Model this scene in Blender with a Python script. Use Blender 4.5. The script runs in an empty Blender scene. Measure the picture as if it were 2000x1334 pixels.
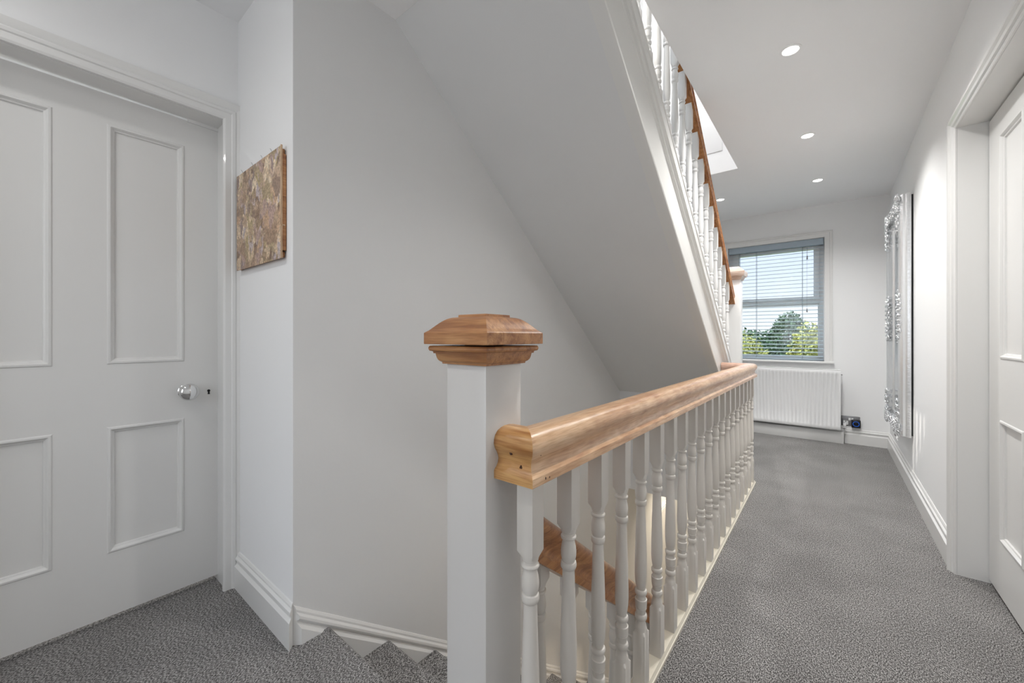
import bpy, bmesh, math, random
from mathutils import Vector, Matrix
random.seed(7)
S = bpy.context.scene
COL = S.collection
TH = math.atan(622 / 775.0)
# ------------------------------------------------------------------ camera
cam = bpy.data.cameras.new('camera'); cam.sensor_width = 36; cam.lens = 775 / 2000 * 36
cam.shift_y = -11 / 2000; cam.clip_start = 0.02; cam.clip_end = 400
co = bpy.data.objects.new('camera', cam); COL.objects.link(co)
co.location = (0, 0, 1.15); co.rotation_euler = (math.pi / 2, 0, TH)
S.camera = co
# ------------------------------------------------------------------ view
S.view_settings.view_transform = 'Standard'; S.view_settings.look = 'None'
S.view_settings.gamma = 1; S.view_settings.use_curve_mapping = False
S.view_settings.exposure = 0.27
# ------------------------------------------------------------------ sky
W = bpy.data.worlds.new('sky'); S.world = W; W.use_nodes = True
nt = W.node_tree; nt.nodes.clear()
wo = nt.nodes.new('ShaderNodeOutputWorld'); bg = nt.nodes.new('ShaderNodeBackground')
tc = nt.nodes.new('ShaderNodeTexCoord'); sx = nt.nodes.new('ShaderNodeSeparateXYZ')
cr = nt.nodes.new('ShaderNodeValToRGB')
cr.color_ramp.elements[0].position = 0.0; cr.color_ramp.elements[0].color = (0.88, 0.93, 1.0, 1)
cr.color_ramp.elements[1].position = 0.22; cr.color_ramp.elements[1].color = (0.62, 0.77, 1.0, 1)
e = cr.color_ramp.elements.new(0.10); e.color = (0.76, 0.86, 1.0, 1)
e = cr.color_ramp.elements.new(0.75); e.color = (5.0, 5.6, 6.4, 1)
nt.links.new(tc.outputs['Generated'], sx.inputs[0]); nt.links.new(sx.outputs[2], cr.inputs[0])
nt.links.new(cr.outputs[0], bg.inputs[0]); nt.links.new(bg.outputs[0], wo.inputs[0])
bg.inputs[1].default_value = 1.0
# sun outdoors: high behind the house, on the trees
sun = bpy.data.lights.new('sun', 'SUN'); sun.energy = 2.6; sun.angle = 0.01; sun.color = (1, .95, .86)
so = bpy.data.objects.new('sun', sun); COL.objects.link(so); so.rotation_euler = (math.radians(48), 0, math.radians(-30)); so.location = (0, 0, 12)
# daylight added to brighten the landing, at an unseen window put in behind the viewpoint
fill = bpy.data.lights.new('daylight', 'AREA'); fill.shape = 'RECTANGLE'; fill.size = 1.3; fill.size_y = 1.25; fill.energy = 8; fill.color = (.97, .985, 1.0)
do = bpy.data.objects.new('daylight', fill); COL.objects.link(do); do.location = (-.75, -1.585, 1.55); do.rotation_euler = (math.radians(90), 0, 0)
LAMP_W = 34.0          # power of each ceiling downlight
WARM = (1.0, 0.992, 0.978)

# ================================================================== helpers
def link(o, parent=None):
    COL.objects.link(o)
    if parent is not None: o.parent = parent
    return o
def obj(name, bm, mat, parent=None, sharp=32, smooth=True):
    bmesh.ops.recalc_face_normals(bm, faces=bm.faces)
    lim = math.radians(sharp)
    for f in bm.faces: f.smooth = smooth
    for e in bm.edges:
        if len(e.link_faces) == 2:
            e.smooth = e.calc_face_angle(0) < lim
        else: e.smooth = False
    me = bpy.data.meshes.new(name); bm.to_mesh(me); bm.free()
    if mat: me.materials.append(mat)
    o = bpy.data.objects.new(name, me); link(o, parent)
    return o
def tag(o, label, cat, group=None):
    o['label'] = label; o['category'] = cat
    if group: o['group'] = group
    return o
def thing(name, label, cat, loc=(0, 0, 0), group=None):
    o = bpy.data.objects.new(name, None); COL.objects.link(o); o.location = loc; o.empty_display_size = .1
    return tag(o, label, cat, group)
def struct(o, label=None):
    o['kind'] = 'structure'
    if label: o['label'] = label
    return o
def B(): return bmesh.new()
def box(bm, x0, x1, y0, y1, z0, z1, bev=0.0, seg=2):
    r = bmesh.ops.create_cube(bm, size=1)
    for v in r['verts']:
        v.co = Vector(((x0 + x1) / 2 + v.co.x * abs(x1 - x0), (y0 + y1) / 2 + v.co.y * abs(y1 - y0), (z0 + z1) / 2 + v.co.z * abs(z1 - z0)))
    if bev > 0:
        es = {e for v in r['verts'] for e in v.link_edges}
        bmesh.ops.bevel(bm, geom=list(es), offset=bev, segments=seg, profile=.5, affect='EDGES')
def lathe(bm, prof, center=(0, 0, 0), axis='z', seg=28, cap=True):
    c = Vector(center); rings = []
    for (a, r) in prof:
        ring = []
        for i in range(seg):
            t = 2 * math.pi * i / seg
            u, w = r * math.cos(t), r * math.sin(t)
            p = {'z': (u, w, a), 'x': (a, u, w), 'y': (u, a, w)}[axis]
            ring.append(bm.verts.new(c + Vector(p)))
        rings.append(ring)
    for a, b in zip(rings, rings[1:]):
        for i in range(seg): bm.faces.new((a[i], a[(i + 1) % seg], b[(i + 1) % seg], b[i]))
    if cap:
        bm.faces.new(rings[0][::-1]); bm.faces.new(rings[-1])
def tube(bm, pts, r, seg=8):
    pts = [Vector(p) for p in pts]; rings = []
    for i, p in enumerate(pts):
        t = (pts[min(i + 1, len(pts) - 1)] - pts[max(i - 1, 0)]).normalized()
        a = t.orthogonal().normalized() if i == 0 else (prev - t * prev.dot(t)).normalized()
        prev = a; b = t.cross(a)
        rr = r[i] if isinstance(r, (list, tuple)) else r
        rings.append([bm.verts.new(p + (a * math.cos(2 * math.pi * k / seg) + b * math.sin(2 * math.pi * k / seg)) * rr) for k in range(seg)])
    for a, b in zip(rings, rings[1:]):
        for i in range(seg): bm.faces.new((a[i], a[(i + 1) % seg], b[(i + 1) % seg], b[i]))
    bm.faces.new(rings[0][::-1]); bm.faces.new(rings[-1])
def sweep(bm, path, prof, up=(0, 0, 1), closed=False, n0=None, n1=None, capend=True):
    """prof (u, v): u to the right of travel, v along 'up' made square to travel; mitred corners"""
    P = [Vector(p) for p in path]; n = len(P); up = Vector(up)
    segs = []
    for i in range(n if closed else n - 1):
        t = (P[(i + 1) % n] - P[i]).normalized()
        s = t.cross(up).normalized(); segs.append((t, s, s.cross(t)))
    rings = []
    for i in range(n):
        if closed: ti, to = segs[i - 1], segs[i]; nn = (ti[0] + to[0]).normalized(); fr = to
        elif i == 0: fr = segs[0]; nn = Vector(n0) if n0 else fr[0]
        elif i == n - 1: fr = segs[-1]; nn = Vector(n1) if n1 else fr[0]
        else: fr = segs[i]; nn = (segs[i - 1][0] + segs[i][0]).normalized()
        ring = []
        for (u, v) in prof:
            q = P[i] + fr[1] * u + fr[2] * v
            q = q + fr[0] * ((P[i] - q).dot(nn) / fr[0].dot(nn))
            ring.append(bm.verts.new(q))
        rings.append(ring)
    m = len(prof)
    pr = list(zip(rings, rings[1:])) + ([(rings[-1], rings[0])] if closed else [])
    for a, b in pr:
        for i in range(m): bm.faces.new((a[i], a[(i + 1) % m], b[(i + 1) % m], b[i]))
    if not closed and capend:
        bm.faces.new(rings[0][::-1]); bm.faces.new(rings[-1])
def prism(bm, poly, axis, a0, a1):
    """poly in the two remaining axes, extruded along axis from a0 to a1"""
    def P(p, a): return {'x': (a, p[0], p[1]), 'y': (p[0], a, p[1]), 'z': (p[0], p[1], a)}[axis]
    A = [bm.verts.new(P(p, a0)) for p in poly]; C = [bm.verts.new(P(p, a1)) for p in poly]
    k = len(poly)
    for i in range(k): bm.faces.new((A[i], A[(i + 1) % k], C[(i + 1) % k], C[i]))
    bm.faces.new(A[::-1]); bm.faces.new(C)

# ================================================================== materials
def mat(name, col, rough=.5, metal=0.0, coat=0.0, spec=.5, bump=None, emis=None, noise=None):
    m = bpy.data.materials.new(name); m.use_nodes = True
    N = m.node_tree.nodes; L = m.node_tree.links; b = N['Principled BSDF']
    b.inputs['Base Color'].default_value = (*col, 1); b.inputs['Roughness'].default_value = rough
    b.inputs['Metallic'].default_value = metal; b.inputs['Coat Weight'].default_value = coat
    b.inputs['Specular IOR Level'].default_value = spec
    if emis:
        b.inputs['Emission Color'].default_value = (*emis[0], 1); b.inputs['Emission Strength'].default_value = emis[1]
    t = None
    if bump or noise:
        t = N.new('ShaderNodeTexCoord')
    if noise:   # (scale, amount) subtle tone variation of the paint itself
        n = N.new('ShaderNodeTexNoise'); n.inputs['Scale'].default_value = noise[0]; n.inputs['Detail'].default_value = 6
        L.new(t.outputs['Object'], n.inputs['Vector'])
        r = N.new('ShaderNodeValToRGB'); r.color_ramp.elements[0].position = .35; r.color_ramp.elements[1].position = .65
        k = 1 - noise[1]
        r.color_ramp.elements[0].color = (col[0] * k, col[1] * k, col[2] * k, 1); r.color_ramp.elements[1].color = (*col, 1)
        L.new(n.outputs[0], r.inputs[0]); L.new(r.outputs[0], b.inputs['Base Color'])
    if bump:    # (scale, strength, distance)
        n = N.new('ShaderNodeTexNoise'); n.inputs['Scale'].default_value = bump[0]; n.inputs['Detail'].default_value = 5
        L.new(t.outputs['Object'], n.inputs['Vector'])
        bp = N.new('ShaderNodeBump'); bp.inputs['Strength'].default_value = bump[1]; bp.inputs['Distance'].default_value = bump[2]
        L.new(n.outputs[0], bp.inputs['Height']); L.new(bp.outputs[0], b.inputs['Normal'])
    return m
def wood(name, c1, c2, c3, axis, rough=.35, coat=.25, knots=True):
    m = bpy.data.materials.new(name); m.use_nodes = True
    N = m.node_tree.nodes; L = m.node_tree.links; b = N['Principled BSDF']
    b.inputs['Roughness'].default_value = rough; b.inputs['Coat Weight'].default_value = coat; b.inputs['Coat Roughness'].default_value = .25
    t = N.new('ShaderNodeTexCoord'); mp = N.new('ShaderNodeMapping')
    sc = [1, 1, 1]; sc['xyz'.index(axis)] = .07; mp.inputs['Scale'].default_value = sc
    L.new(t.outputs['Object'], mp.inputs[0])
    n1 = N.new('ShaderNodeTexNoise'); n1.inputs['Scale'].default_value = 60; n1.inputs['Detail'].default_value = 7; n1.inputs['Distortion'].default_value = .6
    n2 = N.new('ShaderNodeTexNoise'); n2.inputs['Scale'].default_value = 260; n2.inputs['Detail'].default_value = 3
    n3 = N.new('ShaderNodeTexNoise'); n3.inputs['Scale'].default_value = 9; n3.inputs['Detail'].default_value = 2
    L.new(mp.outputs[0], n1.inputs[0]); L.new(mp.outputs[0], n2.inputs[0]); L.new(t.outputs['Object'], n3.inputs[0])
    r = N.new('ShaderNodeValToRGB'); el = r.color_ramp.elements
    el[0].position = .32; el[0].color = (*c3, 1); el[1].position = .68; el[1].color = (*c1, 1)
    e = el.new(.48); e.color = (*c2, 1)
    L.new(n1.outputs[0], r.inputs[0])
    mx = N.new('ShaderNodeMix'); mx.data_type = 'RGBA'; mx.blend_type = 'MULTIPLY'
    r2 = N.new('ShaderNodeValToRGB'); r2.color_ramp.elements[0].position = .38; r2.color_ramp.elements[0].color = (.78, .70, .62, 1); r2.color_ramp.elements[1].position = .55; r2.color_ramp.elements[1].color = (1, 1, 1, 1)
    L.new(n2.outputs[0], r2.inputs[0]); mx.inputs[0].default_value = .8
    L.new(r.outputs[0], mx.inputs[6]); L.new(r2.outputs[0], mx.inputs[7])
    m3 = N.new('ShaderNodeMix'); m3.data_type = 'RGBA'; m3.blend_type = 'MULTIPLY'; m3.inputs[0].default_value = 1
    r3 = N.new('ShaderNodeValToRGB'); r3.color_ramp.elements[0].position = .4; r3.color_ramp.elements[0].color = (.82, .74, .68, 1); r3.color_ramp.elements[1].position = .6; r3.color_ramp.elements[1].color = (1, 1, 1, 1)
    L.new(n3.outputs[0], r3.inputs[0]); L.new(mx.outputs[2], m3.inputs[6]); L.new(r3.outputs[0], m3.inputs[7])
    L.new(m3.outputs[2], b.inputs['Base Color'])
    bp = N.new('ShaderNodeBump'); bp.inputs['Strength'].default_value = .12; bp.inputs['Distance'].default_value = .002
    L.new(n2.outputs[0], bp.inputs['Height']); L.new(bp.outputs[0], b.inputs['Normal'])
    return m
def carpet(name, dark, mid, light):
    m = bpy.data.materials.new(name); m.use_nodes = True
    N = m.node_tree.nodes; L = m.node_tree.links; b = N['Principled BSDF']
    b.inputs['Roughness'].default_value = .95; b.inputs['Specular IOR Level'].default_value = .1
    b.inputs['Sheen Weight'].default_value = .12; b.inputs['Sheen Roughness'].default_value = .5
    t = N.new('ShaderNodeTexCoord'); mp = N.new('ShaderNodeMapping'); mp.inputs['Scale'].default_value = (1, .5, 1); mp.inputs['Rotation'].default_value = (0, 0, .6)
    L.new(t.outputs['Object'], mp.inputs[0])
    n = N.new('ShaderNodeTexNoise'); n.inputs['Scale'].default_value = 300; n.inputs['Detail'].default_value = 4.0; n.inputs['Roughness'].default_value = .7
    L.new(mp.outputs[0], n.inputs[0])
    r = N.new('ShaderNodeValToRGB'); el = r.color_ramp.elements
    el[0].position = .40; el[0].color = (*dark, 1); el[1].position = .60; el[1].color = (*light, 1)
    e = el.new(.49); e.color = (*mid, 1)
    L.new(n.outputs[0], r.inputs[0])
    n2 = N.new('ShaderNodeTexNoise'); n2.inputs['Scale'].default_value = 3.5; n2.inputs['Detail'].default_value = 4
    L.new(t.outputs['Object'], n2.inputs[0])
    r2 = N.new('ShaderNodeValToRGB'); r2.color_ramp.elements[0].position = .35; r2.color_ramp.elements[0].color = (.88, .88, .88, 1); r2.color_ramp.elements[1].position = .65; r2.color_ramp.elements[1].color = (1.06, 1.06, 1.06, 1)
    L.new(n2.outputs[0], r2.inputs[0])
    mx = N.new('ShaderNodeMix'); mx.data_type = 'RGBA'; mx.blend_type = 'MULTIPLY'; mx.inputs[0].default_value = 1
    L.new(r.outputs[0], mx.inputs[6]); L.new(r2.outputs[0], mx.inputs[7]); L.new(mx.outputs[2], b.inputs['Base Color'])
    bp = N.new('ShaderNodeBump'); bp.inputs['Strength'].default_value = .8; bp.inputs['Distance'].default_value = .004
    L.new(n.outputs[0], bp.inputs['Height']); L.new(bp.outputs[0], b.inputs['Normal'])
    return m
M_WALL = mat('white wall paint', (.90, .90, .90), .75, bump=(90, .08, .002))
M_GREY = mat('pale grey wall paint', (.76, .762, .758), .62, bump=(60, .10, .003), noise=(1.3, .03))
M_CEIL = mat('white ceiling paint', (.93, .93, .935), .85, bump=(70, .05, .002))
M_GLOSS = mat('white gloss paint', (.80, .795, .78), .28, coat=.3, bump=(35, .06, .002))
M_DOOR = mat('white satin door paint', (.78, .775, .76), .33, coat=.2, bump=(14, .10, .004))
M_SPIN = mat('off white spindle paint', (.72, .68, .625), .33, coat=.25, bump=(45, .05, .001))
M_NEWEL = mat('off white newel paint', (.66, .64, .615), .30, coat=.3, bump=(22, .06, .002))
M_BASE = mat('cream paint', (.80, .745, .62), .35, coat=.2)
M_STRING = mat('cream white string paint', (.78, .775, .75), .3, coat=.3)
M_WHITE = mat('white plastic', (.93, .93, .93), .3)
M_RAD = mat('white radiator enamel', (.86, .86, .86), .28, coat=.4)
M_CHROME = mat('chrome', (.78, .78, .78), .06, metal=1)
M_STEEL = mat('brushed steel', (.30, .30, .31), .38, metal=.8)
M_BLACK = mat('black plastic', (.004, .004, .006), .35)
M_DARK = mat('dark void', (.01, .01, .01), .9)
M_BLUE = mat('blue ring', (.01, .06, .35), .3, emis=((.02, .16, .75), .35))
M_CARPET = carpet('grey twist pile carpet', (.020, .0185, .0175), (.150, .143, .138), (.58, .56, .545))
M_HEAD = mat('blue grey headrail', (.40, .48, .55), .5)
M_BLIND = mat('pale blue grey blind', (.74, .80, .84), .45)  # blue grey cast of outdoor light put into the pale slat colour
_b = M_BLIND.node_tree.nodes['Principled BSDF']; _t = M_BLIND.node_tree.nodes.new('ShaderNodeBsdfTranslucent'); _t.inputs[0].default_value = (.82, .88, .93, 1)
_x = M_BLIND.node_tree.nodes.new('ShaderNodeMixShader'); _x.inputs[0].default_value = .72
M_BLIND.node_tree.links.new(_b.outputs[0], _x.inputs[1]); M_BLIND.node_tree.links.new(_t.outputs[0], _x.inputs[2]); M_BLIND.node_tree.links.new(_x.outputs[0], M_BLIND.node_tree.nodes['Material Output'].inputs[0])
M_CORD = mat('blind cord', (.30, .34, .37), .7)
M_SILVER = mat('silver leaf', (.78, .79, .80), .27, metal=.75, bump=(55, .35, .004))
M_MIRROR = mat('mirror glass', (.9, .92, .93), .015, metal=1)
M_BACK = mat('black backing', (.008, .009, .01), .8)
M_LAMP = mat('lit lamp', (1, 1, 1), .5, emis=((1, .96, .88), 14.0))
M_PALEWOOD = wood('pale batten wood', (.78, .62, .44), (.70, .52, .35), (.58, .40, .25), 'z', rough=.6, coat=0)
OR = ((.57, .30, .125), (.45, .21, .078), (.29, .115, .04))
M_WOODX = wood('orange brown timber across', *OR, 'x'); M_WOODY = wood('orange brown timber along', *OR, 'y')
RL = ((.80, .55, .34), (.72, .45, .25), (.55, .29, .14))  # tan timber, lightened to stand in for window gloss on the rail
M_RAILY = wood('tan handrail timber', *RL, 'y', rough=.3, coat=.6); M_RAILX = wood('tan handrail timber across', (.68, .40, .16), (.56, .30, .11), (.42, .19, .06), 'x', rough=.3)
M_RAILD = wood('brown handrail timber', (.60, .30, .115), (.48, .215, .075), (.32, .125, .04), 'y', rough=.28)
M_RAILSHEEN = wood('pale pinkish timber', (.70, .52, .44), (.62, .42, .34), (.5, .32, .25), 'x', rough=.4)  # M_RAILSHEEN-free of real paleness: window reflection on the rail put into the timber colour
M_PALECAP = wood('pale capping timber', (.80, .72, .66), (.75, .66, .60), (.66, .55, .48), 'x', rough=.4)
def glass():
    m = bpy.data.materials.new('window glass'); m.use_nodes = True
    N = m.node_tree.nodes; L = m.node_tree.links; N.remove(N['Principled BSDF'])
    a = N.new('ShaderNodeBsdfTransparent'); g = N.new('ShaderNodeBsdfGlossy'); g.inputs['Roughness'].default_value = .02
    x = N.new('ShaderNodeMixShader'); f = N.new('ShaderNodeFresnel'); f.inputs[0].default_value = 1.45
    L.new(f.outputs[0], x.inputs[0]); L.new(a.outputs[0], x.inputs[1]); L.new(g.outputs[0], x.inputs[2])
    L.new(x.outputs[0], N['Material Output'].inputs[0]); return m
M_GLASS = glass()

# ================================================================== setting
XS = -1.5576          # stair wall face
XU = -0.675           # outer face of upper string
ZC = 2.60
ST0, GO, RI = .7813, .2665, .206      # first nosing, going, rise of the flight down
ZL = -RI * 14                          # lower hall floor
YF = 5.575                             # window wall
XR = .475                              # right wall
def sz(y): return 2.602 - .794 * (y - 1.0848)          # soffit height
def nz(y): return -RI * (y - ST0) / GO                 # nosing line
# floor (carpeted landing, one slab with a rounded nosing over the stairwell)
bm = B()
box(bm, -2.45, .70, -1.6, .60, -.24, 0)
box(bm, -2.14, -.56, .60, ST0 - .03, -.24, 0)
arc = [(ST0 - .03, 0)] + [(ST0 - .022 + .022 * math.sin(a), -.022 + .022 * math.cos(a)) for a in [math.pi * k / 10 for k in range(0, 11)]] + [(ST0 - .03, -.044)]
prism(bm, arc, 'x', XS, -.56)
box(bm, -.51, .70, .60, YF, -.24, 0)
box(bm, -.56, -.51, .60, .76, -.24, 0)
box(bm, -1.56, -.51, 3.60, YF, -.24, 0)
struct(obj('floor', bm, M_CARPET), 'grey twist pile carpet of the landing and corridor')
# lower hall floor
bm = B(); box(bm, -1.7, .8, .6, YF, ZL - .1, ZL)
struct(obj('floor', bm, M_CARPET), 'grey carpet of the hall below the stairs')
# underside of landing
bm = B(); box(bm, -.50, .6, .70, 3.60, -.27, -.241); box(bm, XS, .6, 3.60, YF, -.27, -.241)
struct(obj('ceiling', bm, M_WALL), 'ceiling of the hall below')
# ceiling with the stair opening
bm = B()
box(bm, -2.45, .75, -1.6, 1.0848, ZC, ZC + .25)
box(bm, -.626, .75, 1.0848, YF + .1, ZC, ZC + .25)
box(bm, -1.66, -.626, 3.904, YF + .1, ZC, ZC + .25)
struct(obj('ceiling', bm, M_CEIL), 'white ceiling of the landing with the stair opening')
# stair wall
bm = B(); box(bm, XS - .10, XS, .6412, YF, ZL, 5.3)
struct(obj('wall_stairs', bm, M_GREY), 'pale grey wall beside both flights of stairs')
# wall that carries the picture: own white paint up to the outer corner
bm = B(); box(bm, -2.5, XS - .0005, .64, .74, -.05, ZC)
struct(obj('wall_picture', bm, M_WALL), 'short white wall between the door and the stair corner')
# left door wall
DX0, DX1, DH = -.215, .590, 2.123
bm = B()
G_ = .0125
box(bm, -2.24, -2.14, DX1 + G_, .64, 0, ZC); box(bm, -2.24, -2.14, -1.6, DX0 - G_, 0, ZC); box(bm, -2.24, -2.14, DX0 - G_, DX1 + G_, DH + G_, ZC)
struct(obj('wall_left', bm, M_WALL), 'white wall around the left door')
# room behind the left door
bm = B()
box(bm, -3.6, -3.5, -1.6, .9, 0, ZC); box(bm, -3.5, -2.45, .9, 1.0, 0, ZC); box(bm, -3.5, -2.24, -1.7, -1.6, 0, ZC)
box(bm, -3.5, -2.45, -1.6, .9, ZC, ZC + .1); box(bm, -3.5, -2.45, -1.6, .9, -.1, 0)
struct(obj('wall_bedroom', bm, M_WALL), 'white room beyond the left door')
# back wall, behind the viewpoint
bm = B(); box(bm, -2.45, -1.4, -1.7, -1.6, 0, ZC); box(bm, -.1, .75, -1.7, -1.6, 0, ZC); box(bm, -1.4, -.1, -1.7, -1.6, 0, .92); box(bm, -1.4, -.1, -1.7, -1.6, 2.18, ZC)
struct(obj('wall_back', bm, M_WALL), 'white wall closing the landing')
# right wall with door alcove
RD0, RD1, RH = 1.83, 2.83, 2.15
bm = B()
box(bm, XR, XR + .1, RD1 + G_, YF, 0, ZC); box(bm, XR, XR + .1, -1.6, RD0 - G_, 0, ZC); box(bm, XR, XR + .1, RD0 - G_, RD1 + G_, RH + G_, ZC)
struct(obj('wall_right', bm, M_WALL), 'long white corridor wall')
# right wall of the lower hall and end walls
bm = B(); box(bm, .6, .7, .6, YF, ZL, -.24); box(bm, XS, .6, YF, YF + .1, ZL, -.27); box(bm, XS, .6, .6, .68, ZL, -.24)
struct(obj('wall_lower', bm, M_WALL), 'cream white walls of the hall below')
# window wall
WX0, WX1, WZ0, WZ1 = -1.0, -.053, .870, 2.238
bm = B()
box(bm, XS, WX0, YF, YF + .22, 0, ZC); box(bm, WX1, XR + .1, YF, YF + .22, 0, ZC)
box(bm, WX0, WX1, YF, YF + .22, WZ1, ZC); box(bm, WX0, WX1, YF, YF + .22, 0, WZ0)
struct(obj('wall_far', bm, M_WALL), 'white end wall around the window')
# bulkhead across the stairwell and spandrel under the upper flight
bm = B()
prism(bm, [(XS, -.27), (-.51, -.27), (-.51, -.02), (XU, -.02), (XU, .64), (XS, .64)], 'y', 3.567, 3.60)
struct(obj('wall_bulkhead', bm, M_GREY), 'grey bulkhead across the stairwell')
bm = B()
prism(bm, [(3.60, 0), (3.94, 0), (3.94, .40), (3.60, .72)], 'x', XU - .08, XU - .035)
struct(obj('wall_spandrel', bm, M_WALL), 'white spandrel below the upper flight')
# shaft above the upper flight
bm = B()
box(bm, -1.56, -.626, 3.904, 4.0, ZC + .25, 5.2); box(bm, -.626, -.52, 1.0848, 4.0, ZC + .25, 5.2)
box(bm, -1.66, -.52, -.2, -.1, ZC + .25, 5.2); box(bm, -1.66, -.52, -.1, 4.0, 5.2, 5.3); box(bm, -.626, -.52, -.1, 1.0848, ZC + .25, 5.2)
struct(obj('wall_shaft', bm, M_CEIL), 'bright white walls of the shaft above the stairs')
bm = B(); box(bm, -1.2, -.7456, 3.897, 3.9035, 2.79, 3.6, .002)
tag(obj('access_panel', bm, M_CEIL), 'flush white access panel high in the stair shaft, above the handrail', 'panel')
# skirting boards
SK = [(0, 0), (.022, 0), (.022, .100), (.017, .104), (.011, .109), (.010, .118), (.014, .121), (.0175, .127), (.0165, .135), (.011, .140), (.0085, .142), (.0085, .149), (.004, .157), (0, .158)]
def sk(name, path, lab, n0=None, n1=None):
    bm = B(); sweep(bm, path, SK, n0=n0, n1=n1); return struct(obj(name, bm, M_GLOSS, sharp=25), lab)
sk('baseboard_picture', [(-2.14, .64, 0), (XS, .64, 0)], 'white skirting under the picture', n0=(1, 0, 0), n1=(1, .0 + 1, 0))
sk('baseboard_right', [(XR, YF, 0), (XR, 2.875, 0)], 'white skirting along the right wall', n0=(1, -1, 0))
sk('baseboard_far', [(.118, YF, 0), (XR, YF, 0)], 'white skirting right of the radiator', n0=(1, 0, 0), n1=(1, -1, 0))
sk('baseboard_near', [(XR, 1.78, 0), (XR, -1.6, 0)], 'white skirting on the near right wall')
# sloping skirting on the stair wall
vs = [(u, v - .158) for (u, v) in SK]; vs = [(0, -.60), (.022, -.60)] + vs[2:]
bm = B()
z0 = .150; L0 = Vector((XS, .64, z0)); sl = -.773
sweep(bm, [L0, (XS, .64 + 3.9, z0 + sl * 3.9)], vs, n0=(-1, 1, 0), n1=(0, 1, 0))
struct(obj('baseboard_stairs', bm, M_GLOSS, sharp=25), 'white skirting sloping down beside the stairs')
# boxed pipe casing under the radiator
bm = B(); box(bm, -.98, .112, 5.495, YF, 0, .125, .002)
struct(obj('trim_1', bm, M_GLOSS), 'white boxed pipe casing below the radiator')

# ------------------------------------------------------------------ doors
def door_leaf_bm(w, h, panels, t=.038, rec=.012, mold=.022):
    """leaf in local (u, z), front towards +n; built of stiles and rails with recessed panels"""
    bm = B()
    us = sorted({0, w} | {p[0] for p in panels} | {p[1] for p in panels}); zs = sorted({0, h} | {p[2] for p in panels} | {p[3] for p in panels})
    inside = lambda u, z: any(p[0] < u < p[1] and p[2] < z < p[3] for p in panels)
    for a, b in zip(us, us[1:]):
        for c, d in zip(zs, zs[1:]):
            n = 0 if not inside((a + b) / 2, (c + d) / 2) else -rec
            bm.faces.new([bm.verts.new((n, y, z)) for y, z in ((a, c), (b, c), (b, d), (a, d))])
    bmesh.ops.remove_doubles(bm, verts=bm.verts, dist=1e-5)
    # rim and back
    for (y0, z0, y1, z1) in ((0, 0, w, 0), (w, 0, w, h), (w, h, 0, h), (0, h, 0, 0)):
        bm.faces.new([bm.verts.new(p) for p in ((0, y0, z0), (0, y1, z1), (-t, y1, z1), (-t, y0, z0))])
    bm.faces.new([bm.verts.new(p) for p in ((-t, 0, 0), (-t, w, 0), (-t, w, h), (-t, 0, h))])
    return bm
MOLD = [(0, .0), (.004, .004), (.010, .005), (.014, .001), (.017, -.004), (.022, -.006), (.024, -.012), (0, -.0125)]
def panel_mold(bm, p):
    u0, u1, z0, z1 = p
    path = [(0, u0, z0), (0, u1, z0), (0, u1, z1), (0, u0, z1)]
    # u of the profile points into the panel, v out of the leaf (+x)
    sweep(bm, path, [(-a, b) for a, b in MOLD], up=(1, 0, 0), closed=True)
# left door (faces +x)
d1 = struct(bpy.data.objects.new('door_1', None), 'white four panel door with chrome knob in the left wall'); COL.objects.link(d1)
LW = .80; y_left = -.205
d1.location = (-2.25, y_left, .028)
pan = [(.085, .286, .252, .757), (.4275, .671, .252, .757), (.085, .286, 1.008, 1.970), (.4275, .671, 1.008, 1.970)]
leaf = obj('door_leaf', door_leaf_bm(LW, 2.087, pan), M_DOOR, d1, sharp=20)
bm = B()
for p in pan: panel_mold(bm, p)
obj('panel_moulding', bm, M_DOOR, leaf, sharp=20)
# frame parts in world coordinates, moved into the empty
def into(o, e):
    o.parent = e; o.matrix_parent_inverse = Matrix.Translation(-Vector(e.location)); return o
bm = B()
box(bm, -2.30, -2.141, DX1, DX1 + .012, 0, DH + .012); box(bm, -2.30, -2.141, DX0 - .012, DX0, 0, DH + .012)
box(bm, -2.251, -2.141, DX0, DX1, DH, DH + .012)
box(bm, -2.2495, -2.2440, .475, DX1, DH - .014, DH)
into(obj('door_lining', bm, M_GLOSS), d1)
ARC = [(0, 0), (0, .012), (.008, .016), (.030, .016), (.034, .020), (.044, .022), (.050, .018), (.058, .022), (.070, .026), (.078, .027), (.082, .0)]
bm = B()
sweep(bm, [(-2.14, DX0 - .002, 0), (-2.14, DX0 - .002, DH + .002), (-2.14, DX1 - .012, DH + .002), (-2.14, DX1 - .012, 0)], [(-u, v) for u, v in ARC], up=(1, 0, 0))
into(obj('architrave', bm, M_GLOSS, sharp=20), d1)
bm = B(); kc = (-2.19, .474, .902)
lathe(bm, [(-2.25 + (q + 2.25) * .8, w) for q, w in [(-2.2505, .001), (-2.2505, .030), (-2.246, .032), (-2.241, .026), (-2.238, .012), (-2.222, .011), (-2.212, .020), (-2.206, .030), (-2.200, .0355), (-2.192, .0372), (-2.184, .0355), (-2.176, .028), (-2.171, .017), (-2.168, .006), (-2.1675, .0008)]], (0, kc[1], kc[2]), 'x', 36)
into(obj('knob', bm, M_CHROME, sharp=50), leaf); 
def fix(o):  # child of leaf: world coordinates -> leaf space
    o.matrix_parent_inverse = Matrix.Translation(-Vector(d1.location)); o['label'] = 'chrome door knob'; return o
k = [c for c in bpy.data.objects if c.name == 'knob'][0]; fix(k)
bm = B()
prism(bm, [(.5540 + .006 * math.cos(a) + .001, .896 + .006 * math.sin(a)) for a in [2 * math.pi * i / 14 for i in range(14)]], 'x', -2.2497, -2.2490)
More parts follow.
